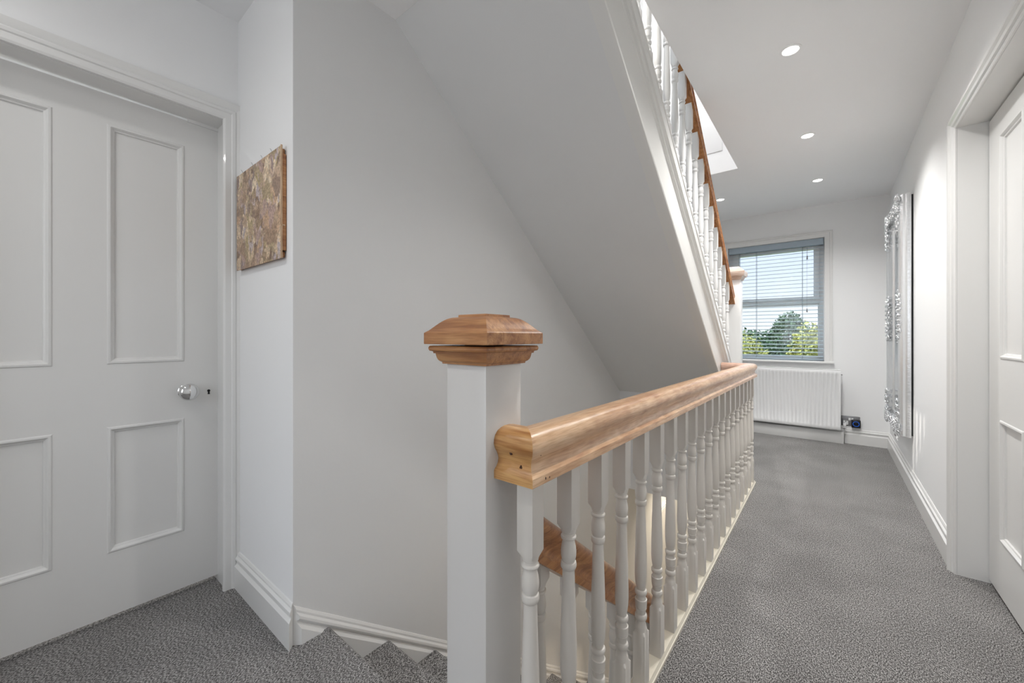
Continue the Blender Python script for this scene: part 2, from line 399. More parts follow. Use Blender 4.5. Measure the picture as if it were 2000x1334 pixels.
prism(bm, [(.5525, .895), (.5575, .895), (.5595, .880), (.5510, .880)], 'x', -2.2497, -2.2489)
kh = obj('keyhole', bm, M_DARK); kh.parent = leaf; kh.matrix_parent_inverse = Matrix.Translation(-Vector(d1.location)); kh['label'] = 'small dark keyhole'
# right door (faces -x, recessed in the right wall)
d2 = struct(bpy.data.objects.new('door_2', None), 'white panelled door recessed in the right wall'); COL.objects.link(d2)
d2.location = (.575, 2.825, .02); d2.rotation_euler = (0, 0, math.pi)
pr2 = [(.158, .43, .238, .765), (.555, .827, .238, .765), (.158, .43, 1.03, 2.003), (.555, .827, 1.03, 2.003)]
leaf2 = obj('door_leaf', door_leaf_bm(.985, 2.122, pr2), M_DOOR, d2, sharp=20)
bm = B()
for p in pr2: panel_mold(bm, p)
obj('panel_moulding', bm, M_DOOR, leaf2, sharp=20)
def into_r(o, e):
    o.parent = e; o.matrix_parent_inverse = (Matrix.Translation(e.location) @ e.rotation_euler.to_matrix().to_4x4()).inverted(); return o
bm = B()
box(bm, XR + .0005, .63, RD1, RD1 + .012, 0, RH + .012); box(bm, XR + .0005, .63, RD0 - .012, RD0, 0, RH + .012); box(bm, XR + .0005, .63, RD0, RD1, RH, RH + .012)
box(bm, .63, .70, RD0 - .1, RD1 + .1, 0, RH + .1)
into_r(obj('door_lining', bm, M_GLOSS), d2)
bm = B()
A2 = [(0, 0), (0, .006), (.006, .009), (.012, .009), (.016, .016), (.026, .019), (.034, .026), (.042, .028), (.046, .026), (.046, 0)]
sweep(bm, [(XR, RD1, 0), (XR, RD1, RH), (XR, RD0, RH), (XR, RD0, 0)], [(-u, v) for u, v in A2], up=(-1, 0, 0))
into_r(obj('architrave', bm, M_GLOSS, sharp=20), d2)
# door frame in the hall below
d3 = struct(bpy.data.objects.new('door_3', None), 'white door and frame in the hall below'); COL.objects.link(d3); d3.location = (XS, 4.55, ZL)
bm = B()
sweep(bm, [(XS, 4.55, ZL), (XS, 4.55, -.93), (XS, 5.36, -.93), (XS, 5.36, ZL)], [(-u, v) for u, v in ARC], up=(1, 0, 0))
into(obj('architrave', bm, M_GLOSS, sharp=20), d3)
l3 = obj('door_leaf', door_leaf_bm(.80, 1.94, [(.11, .36, .2, .75), (.45, .70, .2, .75), (.11, .36, .95, 1.85), (.45, .70, .95, 1.85)], t=.004, rec=.003), M_DOOR, d3)
l3.location = (.005, .005, .01)
# hall skirting
bm = B(); sweep(bm, [(XS, YF, ZL), (.6, YF, ZL)], SK)
struct(obj('baseboard_lower', bm, M_GLOSS), 'white skirting of the hall below')

# ------------------------------------------------------------------ window
w1 = struct(bpy.data.objects.new('window_1', None), 'white casement window at the end of the corridor'); COL.objects.link(w1); w1.location = ((WX0 + WX1) / 2, YF, WZ0)
GY = 5.70
CAS = [(0, 0), (0, .010), (.006, .014), (.044, .014), (.050, .020), (.060, .022), (.070, .018), (.072, 0)]
bm = B()
sweep(bm, [(WX1, YF, WZ0), (WX1, YF, WZ1), (WX0, YF, WZ1), (WX0, YF, WZ0)], [(u, v) for u, v in CAS], up=(0, -1, 0))
into(obj('window_casing', bm, M_GLOSS, sharp=20), w1)
bm = B(); box(bm, WX0 - .09, WX1 + .085, YF - .045, YF + .10, WZ0 - .024, WZ0, .006)
into(obj('window_sill', bm, M_GLOSS), w1)
bm = B()
X0, X1, Z0, Z1 = WX0, WX1, WZ0, WZ1
def ring(bm, x0, x1, z0, z1, w, y0, y1, wb=None, wt=None, wl=None):
    wb = wb or w; wt = wt or w; wl = wl or w
    box(bm, x0, x0 + wl, y0, y1, z0, z1, .003); box(bm, x1 - w, x1, y0, y1, z0, z1, .003)
    box(bm, x0 + wl, x1 - w, y0, y1, z0, z0 + wb, .003); box(bm, x0 + wl, x1 - w, y0, y1, z1 - wt, z1, .003)
ring(bm, X0, X1, Z0, Z1, .045, GY - .03, GY + .04, wb=.035)
box(bm, X0 + .045, X1 - .045, GY - .03, GY + .04, 1.515, 1.565, .003)
wf = into(obj('window_frame', bm, M_WHITE), w1)
bm = B(); ring(bm, X0 + .045, X1 - .045, 1.565, Z1 - .045, .052, GY - .045, GY + .02, wb=.035, wt=.06, wl=.065)
into(obj('top_sash', bm, M_WHITE), w1)
bm = B(); ring(bm, X0 + .045, X1 - .045, Z0 + .03, 1.515, .014, GY - .02, GY + .02)
into(obj('lower_bead', bm, M_WHITE), w1)
bm = B(); box(bm, X0 + .05, X1 - .05, GY, GY + .006, Z0 + .03, Z1 - .05)
into(obj('window_pane', bm, M_GLASS), w1)
w2 = struct(bpy.data.objects.new('window_2', None), 'unseen window added to the near wall for fill light'); COL.objects.link(w2); w2.location = (-.75, -1.65, .92)  # invented opening out of view, goes with the added fill lamp
bm = B(); ring(bm, -1.4, -.1, .92, 2.18, .05, -1.68, -1.62); box(bm, -.77, -.73, -1.68, -1.62, .97, 2.13)
into(obj('window_frame', bm, M_WHITE), w2)
bm = B(); box(bm, -1.36, -.14, -1.655, -1.650, .96, 2.14); into(obj('window_pane', bm, M_GLASS), w2)
# venetian blind
bl = thing('venetian_blind', 'pale venetian blind tinted blue grey for outdoor light, with open slats hanging in the corridor window', 'blind', ((WX0 + WX1) / 2, 5.62, WZ1))
def add(name, bm, m, e, **k):
    o = obj(name, bm, m, None, **k); 
    o.parent = e; o.matrix_parent_inverse = Matrix.Translation(-Vector(e.location)); return o
BX0, BX1 = WX0 + .006, WX1 - .006
bm = B(); box(bm, BX0, BX1, 5.578, 5.640, 2.165, 2.236, .003); hd = add('headrail', bm, M_HEAD, bl)
bm = B(); box(bm, BX0 + .004, BX1 - .004, 5.590, 5.640, WZ0 + .004, WZ0 + .024, .004); add('bottom_rail', bm, M_BLIND, bl)
bm = B()
z = WZ0 + .052; i = 0
while z < 2.155:
    tilt = .0035
    n = 6; pts = []
    for j in range(n + 1):
        y = 5.596 + .040 * j / n; c = .003 * (1 - (2 * j / n - 1) ** 2)
        pts.append((y, z + c + tilt * (2 * j / n - 1)))
    poly = pts + [(y, zz - .0026) for y, zz in reversed(pts)]
    prism(bm, poly, 'x', BX0 + .004, BX1 - .004)
    z += .0435; i += 1
add('slats', bm, M_BLIND, bl, sharp=40)
for x in (-.70, -.25, WX0 + .12):
    bm = B()
    for y in (5.588, 5.642): box(bm, x - .0016, x + .0016, y - .001, y + .001, WZ0 + .02, 2.17)
    add('ladder_cord', bm, M_CORD, bl)
for x, zt in ((-.205, 2.055), (-.207, 1.46)):
    bm = B(); tube(bm, [(x, 5.574, 2.17), (x, 5.574, zt)], .0010, 6); c = add('pull_cord', bm, M_CORD, bl)
    bm = B(); lathe(bm, [(zt - .045, .002), (zt - .040, .0075), (zt - .012, .006), (zt, .003)], (x, 5.574, 0), 'z', 12)
    add('cord_tassel', bm, M_STEEL, bl)

# ------------------------------------------------------------------ baluster geometry
Q = .0195
LOW = [(0, Q, 1), (.173, Q, 1), (.181, .0190, 0), (.187, .0192, 0), (.197, .0170, 0), (.206, .0140, 0), (.213, .0138, 0), (.2155, .0172, 0), (.219, .0186, 0), (.224, .0192, 0), (.229, .0186, 0), (.2325, .0172, 0), (.2345, .0145, 0), (.244, .0155, 0), (.2525, .0178, 0), (.2535, .0166, 0), (.2550, .0166, 0), (.2560, .0180, 0), (.272, .0188, 0), (.280, .0190, 0), (.2815, .0165, 0), (.288, .0146, 0), (.294, .0146, 0), (.296, .0172, 0), (.300, .0188, 0), (.304, .0191, 0), (.308, .0187, 0), (.311, .0172, 0), (.3125, .0140, 0), (.318, .0148, 0), (.328, .0168, 0), (.342, .0185, 0), (.362, .0194, 0)]
TOPG = [(-.107, .0142, 0), (-.105, .0165, 0), (-.101, .0184, 0), (-.095, .0188, 0), (-.089, .0176, 0), (-.087, .0150, 0), (-.084, .0162, 0), (-.074, .0180, 0), (-.064, .0182, 0), (-.052, .0168, 0), (-.042, .0145, 0), (-.0365, .0142, 0), (-.0350, .0172, 0), (-.031, .0186, 0), (-.028, .0178, 0), (-.026, .0150, 0), (-.021, .0150, 0), (-.019, .0168, 0), (-.015, .0172, 0), (0, Q, 1)]
def baluster_bm(zb, ze, zt, low=1.0):
    """zb foot, ze lower end of the top block, zt top"""
    h0 = zb + .362 * low; h1 = ze - .107
    R = [(zb + z * low, r, s) for z, r, s in LOW]
    for f, r in ((.12, .0194), (.35, .0182), (.6, .0166), (.85, .0148)): R.append((h0 + (h1 - h0) * f, r, 0))
    R += [(ze + z, r, s) for z, r, s in TOPG] + [(zt, Q, 1)]
    bm = B(); n = 32; rings = []
    for z, r, s in R:
        ring = []
        for i in range(n):
            t = 2 * math.pi * i / n; c, q = math.cos(t), math.sin(t)
            rr = r * ((1 - s) + s / max(abs(c), abs(q)))
            ring.append(bm.verts.new((rr * c, rr * q, z)))
        rings.append(ring)
    for a, b in zip(rings, rings[1:]):
        for i in range(n): bm.faces.new((a[i], a[(i + 1) % n], b[(i + 1) % n], b[i]))
    bm.faces.new(rings[0][::-1]); bm.faces.new(rings[-1])
    return bm
RAIL = [(-.042, 0), (.042, 0), (.042, .015), (.0415, .017), (.034, .024), (.030, .030), (.0282, .038), (.0295, .045), (.034, .053), (.0395, .061), (.0425, .070), (.0420, .079), (.0385, .088), (.031, .0955), (.020, .100), (.008, .102),
        (-.008, .102), (-.020, .100), (-.031, .0955), (-.0385, .088), (-.0420, .079), (-.0425, .070), (-.0395, .061), (-.034, .053), (-.0295, .045), (-.0282, .038), (-.030, .030), (-.034, .024), (-.0415, .017), (-.042, .015)]

# ------------------------------------------------------------------ near newel post
NX, NY, NH = -.5925, .641, .0575
nw = thing('newel_post', 'square white newel post with an unpainted pyramid timber cap, nearest post', 'post', (NX, NY, 0))
bm = B(); box(bm, NX - NH, NX + NH, NY - NH, NY + NH, -.30, 1.105, .0025)
add('shaft', bm, M_NEWEL, nw)
def square_stack(bm, lv, cx, cy):
    rings = []
    for z, h in lv: rings.append([bm.verts.new((cx + a * h, cy + b * h, z)) for a, b in ((-1, -1), (1, -1), (1, 1), (-1, 1))])
    for a, b in zip(rings, rings[1:]):
        for i in range(4): bm.faces.new((a[i], a[(i + 1) % 4], b[(i + 1) % 4], b[i]))
    bm.faces.new(rings[0][::-1]); bm.faces.new(rings[-1])
bm = B()
square_stack(bm, [(1.090, NH), (1.090, .0640), (1.0935, .0645), (1.0955, .0680), (1.099, .0710), (1.104, .0728), (1.109, .0738), (1.1125, .0745), (1.1125, .0775), (1.1165, .0785), (1.1170, .0800), (1.118, .0835), (1.1215, .0852), (1.1255, .0852), (1.1285, .0835), (1.129, .080)], NX, NY)
cm = add('cap_moulding', bm, M_WOODX, nw, sharp=25); cm['label'] = 'orange brown timber collar moulding'
bm = B()
dome = [(1.1325, .0905), (1.1325, .0915), (1.1335, .0920), (1.1560, .0920), (1.1570, .0912)]
for k in range(1, 12):
    t = k / 11; h = .0885 - (.0885 - .0445) * t; z = 1.1585 + .0315 * math.sin(t * math.pi / 2) ** 1.15
    dome.append((z, h))
dome += [(1.1903, .0435), (1.1903, .0400), (1.1955, .0395), (1.1960, .036)]
square_stack(bm, dome, NX, NY)
box(bm, NX - .03, NX + .03, NY - .03, NY + .03, 1.128, 1.134)
cp = add('cap', bm, M_WOODX, nw, sharp=25); cp['label'] = 'bare orange brown timber pyramid cap'

# ------------------------------------------------------------------ landing balustrade
bal = thing('balustrade', 'long landing balustrade with tan timber handrail and turned white spindles', 'balustrade', (-.48, 2.0, 0))
def rz(y): return .860 - .0078 * (y - .65)      # underside of handrail
BXc = -.480
bm = B()
sweep(bm, [(NX + NH, .650, rz(.65)), (BXc, .650, rz(.65))], RAIL, n0=(1, 0, 0), n1=(1, 1, 0))
hr1 = add('handrail_return', bm, M_RAILX, bal, sharp=28); hr1['label'] = 'short orange tan return of the handrail into the post'
bm = B()
sweep(bm, [(BXc, .650, rz(.65)), (BXc, 3.505, rz(3.5))], RAIL, n0=(1, 1, 0), n1=(-1, 1, 0))
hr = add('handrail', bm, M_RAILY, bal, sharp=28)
bm = B(); sweep(bm, [(BXc, 3.505, rz(3.5)), (XU + .002, 3.505, rz(3.5))], RAIL, n0=(-1, 1, 0), n1=(1, 0, 0))
h3 = add('handrail_return', bm, M_RAILSHEEN, bal, sharp=28); h3['label'] = 'short return of the handrail at the far corner, painted pale with window sheen'
# knots and plugs on the handrail
def knot(p, r, ax, sgn, st=1.5):
    bm = B(); n = 10; c = Vector(p); rr = random.Random(int(p[2] * 1e4)); ring = []
    for k in range(n):
        a = 2 * math.pi * k / n; q = r * rr.uniform(.75, 1.15)
        ring.append((c + (Vector((q * math.cos(a), 0, q * st * math.sin(a))) if ax == 'y' else Vector((0, q * math.cos(a), q * st * math.sin(a))))))
    out = Vector((0, -1, 0)) if ax == 'y' else Vector((1, 0, 0))
    A = [bm.verts.new(q + out * .0004) for q in ring]; C = [bm.verts.new(q - out * .004) for q in ring]
    bm.faces.new(A)
    for k in range(n): bm.faces.new((A[k], A[(k + 1) % n], C[(k + 1) % n], C[k]))
    return bm
M_KNOT = mat('dark knot', (.05, .018, .008), .6)
for p, ax, r, par in (((-.4945, .6128, .9175), 'y', .0034, hr1), ((-.4751, .6196, .8905), 'y', .0032, hr1), ((-.4380, .6520, .8690), 'x', .0020, hr), ((-.4380, .6660, .8675), 'x', .0013, hr), ((-.4448, .645, .9160), 'x', .0018, hr)):
    kk = add('knot', knot(p, r, ax, -1), M_KNOT, bal); kk.parent = par; kk['label'] = 'small dark knot'
    kk.matrix_parent_inverse = Matrix.Identity(4)
# base rail
BR = [(-.0300, -.02), (.0275, -.02), (.0275, .012), (.0245, .014), (.0215, .020), (.0195, .025), (-.0260, .025), (-.030, .021)]
bm = B(); sweep(bm, [(BXc, .700, 0), (BXc, 3.575, 0)], BR, n1=(-1, 1, 0))
sweep(bm, [(BXc, 3.575, 0), (XU + .002, 3.575, 0)], BR, n0=(-1, 1, 0), n1=(1, 0, 0))
sweep(bm, [(NX + NH - .001, .668, 0), (BXc + .02, .668, 0)], [(a * .9, b) for a, b in BR])
add('base_rail', bm, M_BASE, bal, sharp=25)
bys = [.6386 + .15222 * i + .0195 for i in range(20)]
for i, y in enumerate(bys):
    bm = baluster_bm(.018, .712 - .0075 * (y - .65), rz(y) + .010)
    o = obj('baluster', bm, M_SPIN, bal, sharp=30); o.location = (BXc - bal.location.x, y - bal.location.y, 0)
o = obj('baluster', baluster_bm(.018, .69, rz(3.5) + .010), M_SPIN, bal, sharp=30); o.location = (-.60 - bal.location.x, 3.53 - bal.location.y, 0)

# fascia of the landing edge inside the stairwell
bm = B(); box(bm, -.5225, -.5105, .70, 3.567, -.27, -.003)
struct(obj('trim_2', bm, M_GLOSS), 'white apron lining of the landing edge')

# ------------------------------------------------------------------ flight down
fd = thing('staircase', 'carpeted flight of stairs going down beside the pale grey wall', 'stairs', (-1.06, ST0, ZL))
for k in range(1, 14):
    y0 = ST0 + GO * (k - 1); z = -RI * k
    bm = B()
    arc = [(y0 - .028, z - RI * .0)]
    yn = y0 + GO
    arc = [(y0 - .012, ZL + .0 if False else z - .24), (y0 - .012, z), (yn - .022, z)] + [(yn - .022 + .022 * math.sin(a), z - .022 + .022 * math.cos(a)) for a in [math.pi * q / 8 for q in range(1, 9)]] + [(yn - .016, z - .044), (yn - .016, z - .24)]
    prism(bm, arc, 'x', XS + .022, -.618)
    add('step', bm, M_CARPET, fd, sharp=40)
bm = B()
def zs(y): return nz(y) + .055
prism(bm, [(.70, -.06), (.70, -.30), (.93, -.42), (4.30, zs(4.30) - .33), (4.30, zs(4.30)), (.80, zs(.80))], 'x', -.616, -.566)
add('string_board', bm, M_STRING, fd)
# balustrade of the flight down
b2 = thing('balustrade', 'lower balustrade with brown handrail sloping down behind the landing spindles', 'balustrade', (-.591, .85, -.1))
def rb(y): return .592 - .762 * (y - .802)
bm = B()
sweep(bm, [(-.591, NY + NH, rb(NY + NH)), (-.591, 4.05, rb(4.05))], RAIL, n0=(0, 1, 0), n1=(0, 1, 0))
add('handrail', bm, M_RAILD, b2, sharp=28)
for i in range(21):
    y = .8486 + .1535 * i
    ze = .4015 - .77 * (y - .0195 - .984)
    zt = rb(y) + .03
    bm = baluster_bm(zs(y) - .03, min(ze, zt - .05), zt, low=.8)
    o = obj('baluster', bm, M_SPIN, b2, sharp=30); o.location = (-.591 + .591, y - .85, .1)
n3 = thing('newel_post', 'plain white newel post at the foot of the lower stairs', 'post', (-.591, 4.10, ZL))
bm = B(); box(bm, -.645, -.537, 4.05, 4.155, ZL, ZL + 1.25, .003); add('shaft', bm, M_NEWEL, n3)
bm = B(); square_stack(bm, [(ZL + 1.25, .060), (ZL + 1.27, .075), (ZL + 1.30, .075), (ZL + 1.34, .03)], -.591, 4.1025); add('cap', bm, M_STRING, n3)

# ------------------------------------------------------------------ flight up
fu = thing('staircase', 'upper flight rising over the stairwell with plain grey sloping underside', 'stairs', (-1.1, 3.9, 0))
bm = B()
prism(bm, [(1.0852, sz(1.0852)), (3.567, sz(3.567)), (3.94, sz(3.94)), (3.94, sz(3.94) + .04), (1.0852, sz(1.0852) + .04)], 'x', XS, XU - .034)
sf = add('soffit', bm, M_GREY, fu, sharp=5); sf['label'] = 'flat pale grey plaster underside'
dy, dz = 1, -.794; ln = math.hypot(dy, dz)
PH = .42 * 1 / ln     # string depth square to the slope
SP = [(-.034, 0), (.006, 0), (.016, .004), (.018, .010), (.014, .016), (.009, .019), (.009, .026), (.006, .034), (.001, .040), (0, .044), (0, PH - .086), (.004, PH - .080), (.010, PH - .076), (.010, PH - .066), (.014, PH - .060), (.020, PH - .056), (.020, PH - .010), (.023, PH - .006), (.023, PH), (-.034, PH)]
bm = B()
A0 = (XU, 1.09, sz(1.09)); A1 = (XU, 3.931, sz(3.931))
sweep(bm, [A1, A0], [(-u * (1.45 if u > 0 else 1), v) for u, v in SP], n0=(0, 1, 0), n1=(0, 1, 0))
add('string_board', bm, M_STRING, fu, sharp=20)
def zt_(y): return sz(y) + .42          # top of string
yk = 3.93
for k in range(10):
    y1 = yk - .2622 * k; ztop = zt_(y1) - .02 ; z_ = ztop
    bm = B(); prism(bm, [(y1, z_ - .30), (y1 + .02, z_ - .02), (y1 + .015, z_), (y1 - .2622, z_), (y1 - .2622, z_ - .10)], 'x', XS + .002, XU - .036)
    add('step', bm, M_CARPET, fu, sharp=40)
# winder steps at the foot of the upper flight
for k, (ya, zz) in enumerate(((5.0, .19), (4.55, .38))):
    bm = B(); box(bm, XS + .002, -.62 - .03 * k, 4.05, 4.76 if k == 0 else ya + .1, 0.001 if k == 0 else .19, zz, .012)
    add('winder_step', bm, M_CARPET, fu)
# balustrade of the flight up
b3 = thing('balustrade', 'upper balustrade of white spindles rising to the ceiling opening under a brown handrail', 'balustrade', (-.688, 3.8, zt_(3.8)))
def ru(y): return 2.500 - .86 * (y - 2.684)
bm = B()
sweep(bm, [(-.683, 3.932, ru(3.932)), (-.683, 1.12, ru(1.12))], [(u * .74, v * .72) for u, v in RAIL], n0=(0, 1, 0), n1=(0, 1, 0))
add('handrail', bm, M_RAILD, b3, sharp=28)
for i in range(19):
    y = 3.462 + .143 * 2 - .1427 * i
    zb = zt_(y); zt = ru(y) + .022
    if zt - zb < .5: continue
    bm = baluster_bm(zb - .02, zt - .15, zt, low=.86)
    o = obj('baluster', bm, M_GLOSS, b3, sharp=30); o.location = (-.685 + .688, y - 3.8, -zt_(3.8))
n2 = thing('newel_post', 'tall white newel post with pale moulded cap beside the window', 'post', (-.667, 3.99, 0))
bm = B(); box(bm, -.722, -.610, 3.932, 4.045, 0, 1.655, .003); add('shaft', bm, M_GLOSS, n2)
bm = B(); square_stack(bm, [(1.640, .0575), (1.640, .062), (1.655, .066), (1.665, .072), (1.672, .074), (1.672, .084), (1.690, .090), (1.712, .090), (1.716, .086), (1.735, .068), (1.752, .048), (1.758, .040)], -.666, 3.9885)
add('cap', bm, M_PALECAP, n2, sharp=25)['label'] = 'pale moulded timber cap'

# ------------------------------------------------------------------ picture
pc = thing('painting', 'abstract brown and mauve canvas hung on the short white wall', 'painting', (-1.86, .62, 1.65))
def canvas():
    m = bpy.data.materials.new('abstract paint'); m.use_nodes = True
    N = m.node_tree.nodes; L = m.node_tree.links; b = N['Principled BSDF']; b.inputs['Roughness'].default_value = .6
    t = N.new('ShaderNodeTexCoord')
    def layer(sx, sz, scale, dist, cols, off):
        mp = N.new('ShaderNodeMapping'); mp.inputs['Scale'].default_value = (sx, 1, sz); mp.inputs['Location'].default_value = (off, 0, off * 1.7)
        L.new(t.outputs['Object'], mp.inputs[0])
        n = N.new('ShaderNodeTexNoise'); n.inputs['Scale'].default_value = 16; n.inputs['Detail'].default_value = 5; L.new(mp.outputs[0], n.inputs[0])
        mm = N.new('ShaderNodeMix'); mm.data_type = 'RGBA'; mm.inputs[0].default_value = dist
        L.new(mp.outputs[0], mm.inputs[6]); L.new(n.outputs[1], mm.inputs[7])
        v = N.new('ShaderNodeTexVoronoi'); v.inputs['Scale'].default_value = scale; L.new(mm.outputs[2], v.inputs[0])
        sp = N.new('ShaderNodeSeparateColor'); L.new(v.outputs[1], sp.inputs[0])
        r = N.new('ShaderNodeValToRGB'); r.color_ramp.interpolation = 'CONSTANT'; el = r.color_ramp.elements
        el[0].position = 0; el[0].color = (*cols[0], 1); el[1].position = 1 - 1 / len(cols); el[1].color = (*cols[-1], 1)
        for k, c in enumerate(cols[1:-1]): e = el.new((k + 1) / len(cols)); e.color = (*c, 1)
        L.new(sp.outputs[0], r.inputs[0]); return r
    A = layer(1, .8, 17, .12, [(.30, .21, .15), (.38, .28, .20), (.25, .18, .14), (.43, .32, .24), (.33, .26, .17), (.36, .26, .23), (.42, .29, .20)], 0)
    C = layer(1, .55, 38, .10, [(.20, .135, .10), (.50, .39, .28), (.30, .22, .15), (.55, .44, .33), (.26, .20, .19), (.42, .36, .37), (.36, .29, .17), (.62, .52, .40)], 3.1)
    n2 = N.new('ShaderNodeTexNoise'); n2.inputs['Scale'].default_value = 11; n2.inputs['Detail'].default_value = 4; L.new(t.outputs['Object'], n2.inputs[0])
    r2 = N.new('ShaderNodeValToRGB'); r2.color_ramp.elements[0].position = .47; r2.color_ramp.elements[1].position = .55; L.new(n2.outputs[0], r2.inputs[0])
    x = N.new('ShaderNodeMix'); x.data_type = 'RGBA'; L.new(r2.outputs[0], x.inputs[0]); L.new(A.outputs[0], x.inputs[6]); L.new(C.outputs[0], x.inputs[7])
    n3 = N.new('ShaderNodeTexNoise'); n3.inputs['Scale'].default_value = 130; n3.inputs['Detail'].default_value = 3; L.new(t.outputs['Object'], n3.inputs[0])
    r3 = N.new('ShaderNodeValToRGB'); r3.color_ramp.elements[0].position = .35; r3.color_ramp.elements[0].color = (.95, .93, .90, 1); r3.color_ramp.elements[1].position = .65; r3.color_ramp.elements[1].color = (1.65, 1.60, 1.52, 1); L.new(n3.outputs[0], r3.inputs[0])
    y = N.new('ShaderNodeMix'); y.data_type = 'RGBA'; y.blend_type = 'MULTIPLY'; y.inputs[0].default_value = 1
    L.new(x.outputs[2], y.inputs[6]); L.new(r3.outputs[0], y.inputs[7]); L.new(y.outputs[2], b.inputs['Base Color'])
    bp = N.new('ShaderNodeBump'); bp.inputs['Strength'].default_value = .5; bp.inputs['Distance'].default_value = .002
    L.new(n3.outputs[0], bp.inputs['Height']); L.new(bp.outputs[0], b.inputs['Normal']); return m
PX0, PX1, PZ0, PZ1 = -2.092, -1.612, 1.443, 1.868
bm = B(); box(bm, PX0, PX1, .619, .623, PZ0, PZ1, .002); cv = add('canvas', bm, canvas(), pc)
bm = B()
box(bm, PX0 + .004, PX0 + .026, .6235, .638, PZ0 + .004, PZ1 - .004, .002); box(bm, PX1 - .010, PX1 + .003, .6235, .6385, PZ0 + .03, PZ1 - .03, .002)
box(bm, PX0 + .026, PX1 - .010, .6235, .638, PZ0 + .006, PZ0 + .028, .002); box(bm, PX0 + .026, PX1 - .010, .6235, .638, PZ1 - .028, PZ1 - .006, .002)
add('stretcher', bm, M_WOODY, pc)['label'] = 'brown wooden stretcher frame'
bm = B(); box(bm, PX1 - .0005, PX1 + .0045, .6175, .6245, PZ0, PZ1 + .002, .0015); add('edging', bm, M_PALEWOOD, pc)['label'] = 'pale wooden edging strip'
for x in (-2.02, -1.90, -1.795, -1.70):
    bm = B(); tube(bm, [(x, .621, PZ1 - .001), (x - .004, .619, PZ1 + .010), (x - .009, .618, PZ1 + .014)], .0009, 6); add('tack', bm, M_STEEL, pc)
bm = B(); tube(bm, [(PX1 + .004, .620, PZ0 + .125), (PX1 + .004, .632, PZ0 + .125)], .003, 8); add('peg', bm, M_PALEWOOD, pc)

# ------------------------------------------------------------------ mirror
mi = thing('mirror', 'tall ornate silver framed mirror on the right corridor wall', 'mirror', (XR, 4.52, 1.3))
MY0, MY1, MZ0, MZ1 = 4.105, 4.935, .40, 2.205
tilt = lambda z: 0.0
FR = [(0, .012), (0, .030), (.006, .042), (.003, .056), (.007, .068), (.016, .076), (.026, .080), (.034, .076), (.040, .070), (.046, .070), (.085, .046), (.090, .046), (.096, .050), (.104, .048), (.108, .040), (.108, .012)]
bm = B()
sweep(bm, [(XR, MY0, MZ0), (XR, MY0, MZ1), (XR, MY1, MZ1), (XR, MY1, MZ0)], [(-u, v) for u, v in FR], up=(-1, 0, 0), closed=True)
add('frame', bm, M_SILVER, mi, sharp=30)
bm = B(); box(bm, XR - .040, XR - .034, MY0 + .100, MY1 - .100, MZ0 + .100, MZ1 - .100); add('mirror_glass', bm, M_MIRROR, mi)
bm = B(); box(bm, XR - .032, XR - .001, MY0 + .012, MY1 - .012, MZ0 + .012, MZ1 - .012); add('backing', bm, M_BACK, mi)  # mirror back, its black stands in for shade in the gap
def curl(bm, c, r, a0, turns, dirn, th, x0):
    pts = []; rad = []
    n = 16
    for i in range(n + 1):
        t = i / n; a = a0 + dirn * turns * 2 * math.pi * t; rr = r * (1 - .78 * t)
        pts.append((x0 - .010 - .016 * t, c[0] + rr * math.cos(a), c[1] + rr * math.sin(a))); rad.append(th * (1 - .35 * t) * (.5 if i == 0 else 1))
    tube(bm, pts, rad, 7)
def leaf_(bm, c, a, l, w, x0):
    n = 7; pts = []; rad = []
    for i in range(n + 1):
        t = i / n
        pts.append((x0 - .004 - .022 * math.sin(t * math.pi * .8), c[0] + l * t * math.cos(a) + .2 * l * t * t * math.sin(a), c[1] + l * t * math.sin(a) - .2 * l * t * t * math.cos(a))); rad.append(max(.0015, w * math.sin(math.pi * (t * .85 + .12))))
    tube(bm, pts, rad, 7)
def ornament(cy, cz, sy, szn, L1, L2):
    bm = B(); rnd = random.Random(int(cy * 100 + cz * 10))
    x0 = XR - .062
    for (l, along) in ((L1, 0), (L2, 1)):
        k = max(3, int(l / .045))
        for i in range(k):
            t = (i + .3) / k; d = l * t
            w = .040 * (1 - .5 * t)
            for side in (.03, .072):
                y = cy + sy * (d if not along else side); z_ = cz + szn * (d if along else side)
                leaf_(bm, (y, z_), rnd.uniform(0, 6.28), w * 1.5, .008, x0)
                curl(bm, (y, z_), w * .62, rnd.uniform(0, 6.28), 1.1, rnd.choice((-1, 1)), .0062, x0 - .004)
    for i in range(7):   # shell fan at the corner, reaching over the rim
        a = math.atan2(szn, sy) + math.pi + (i - 3) * .36
        leaf_(bm, (cy + sy * .06, cz + szn * .06), a, .080, .010, x0)
    return bm
for cy, sy in ((MY0, 1), (MY1, -1)):
    for cz, s_ in ((MZ0, 1), (MZ1, -1)):
        add('corner_ornament', ornament(cy, cz, sy, s_, .26, .30), M_SILVER, mi, sharp=60)
for cy, sy in ((MY0, 1), (MY1, -1)):
    bm = B(); rnd = random.Random(int(cy * 31))
    for i in range(11):
        z_ = 1.30 + (i - 5) * .038
        for side in (.022, .055, .088):
            if abs(i - 5) < 5 or side == .055:
                curl(bm, (cy + sy * side, z_ + rnd.uniform(-.008, .008)), .024, rnd.uniform(0, 6.28), 1.1, rnd.choice((-1, 1)), .0058, XR - .060)
        if abs(i - 5) < 4: leaf_(bm, (cy + sy * .03, z_), math.pi if sy > 0 else 0, .034, .012, XR - .055)
    add('side_ornament', bm, M_SILVER, mi, sharp=60)
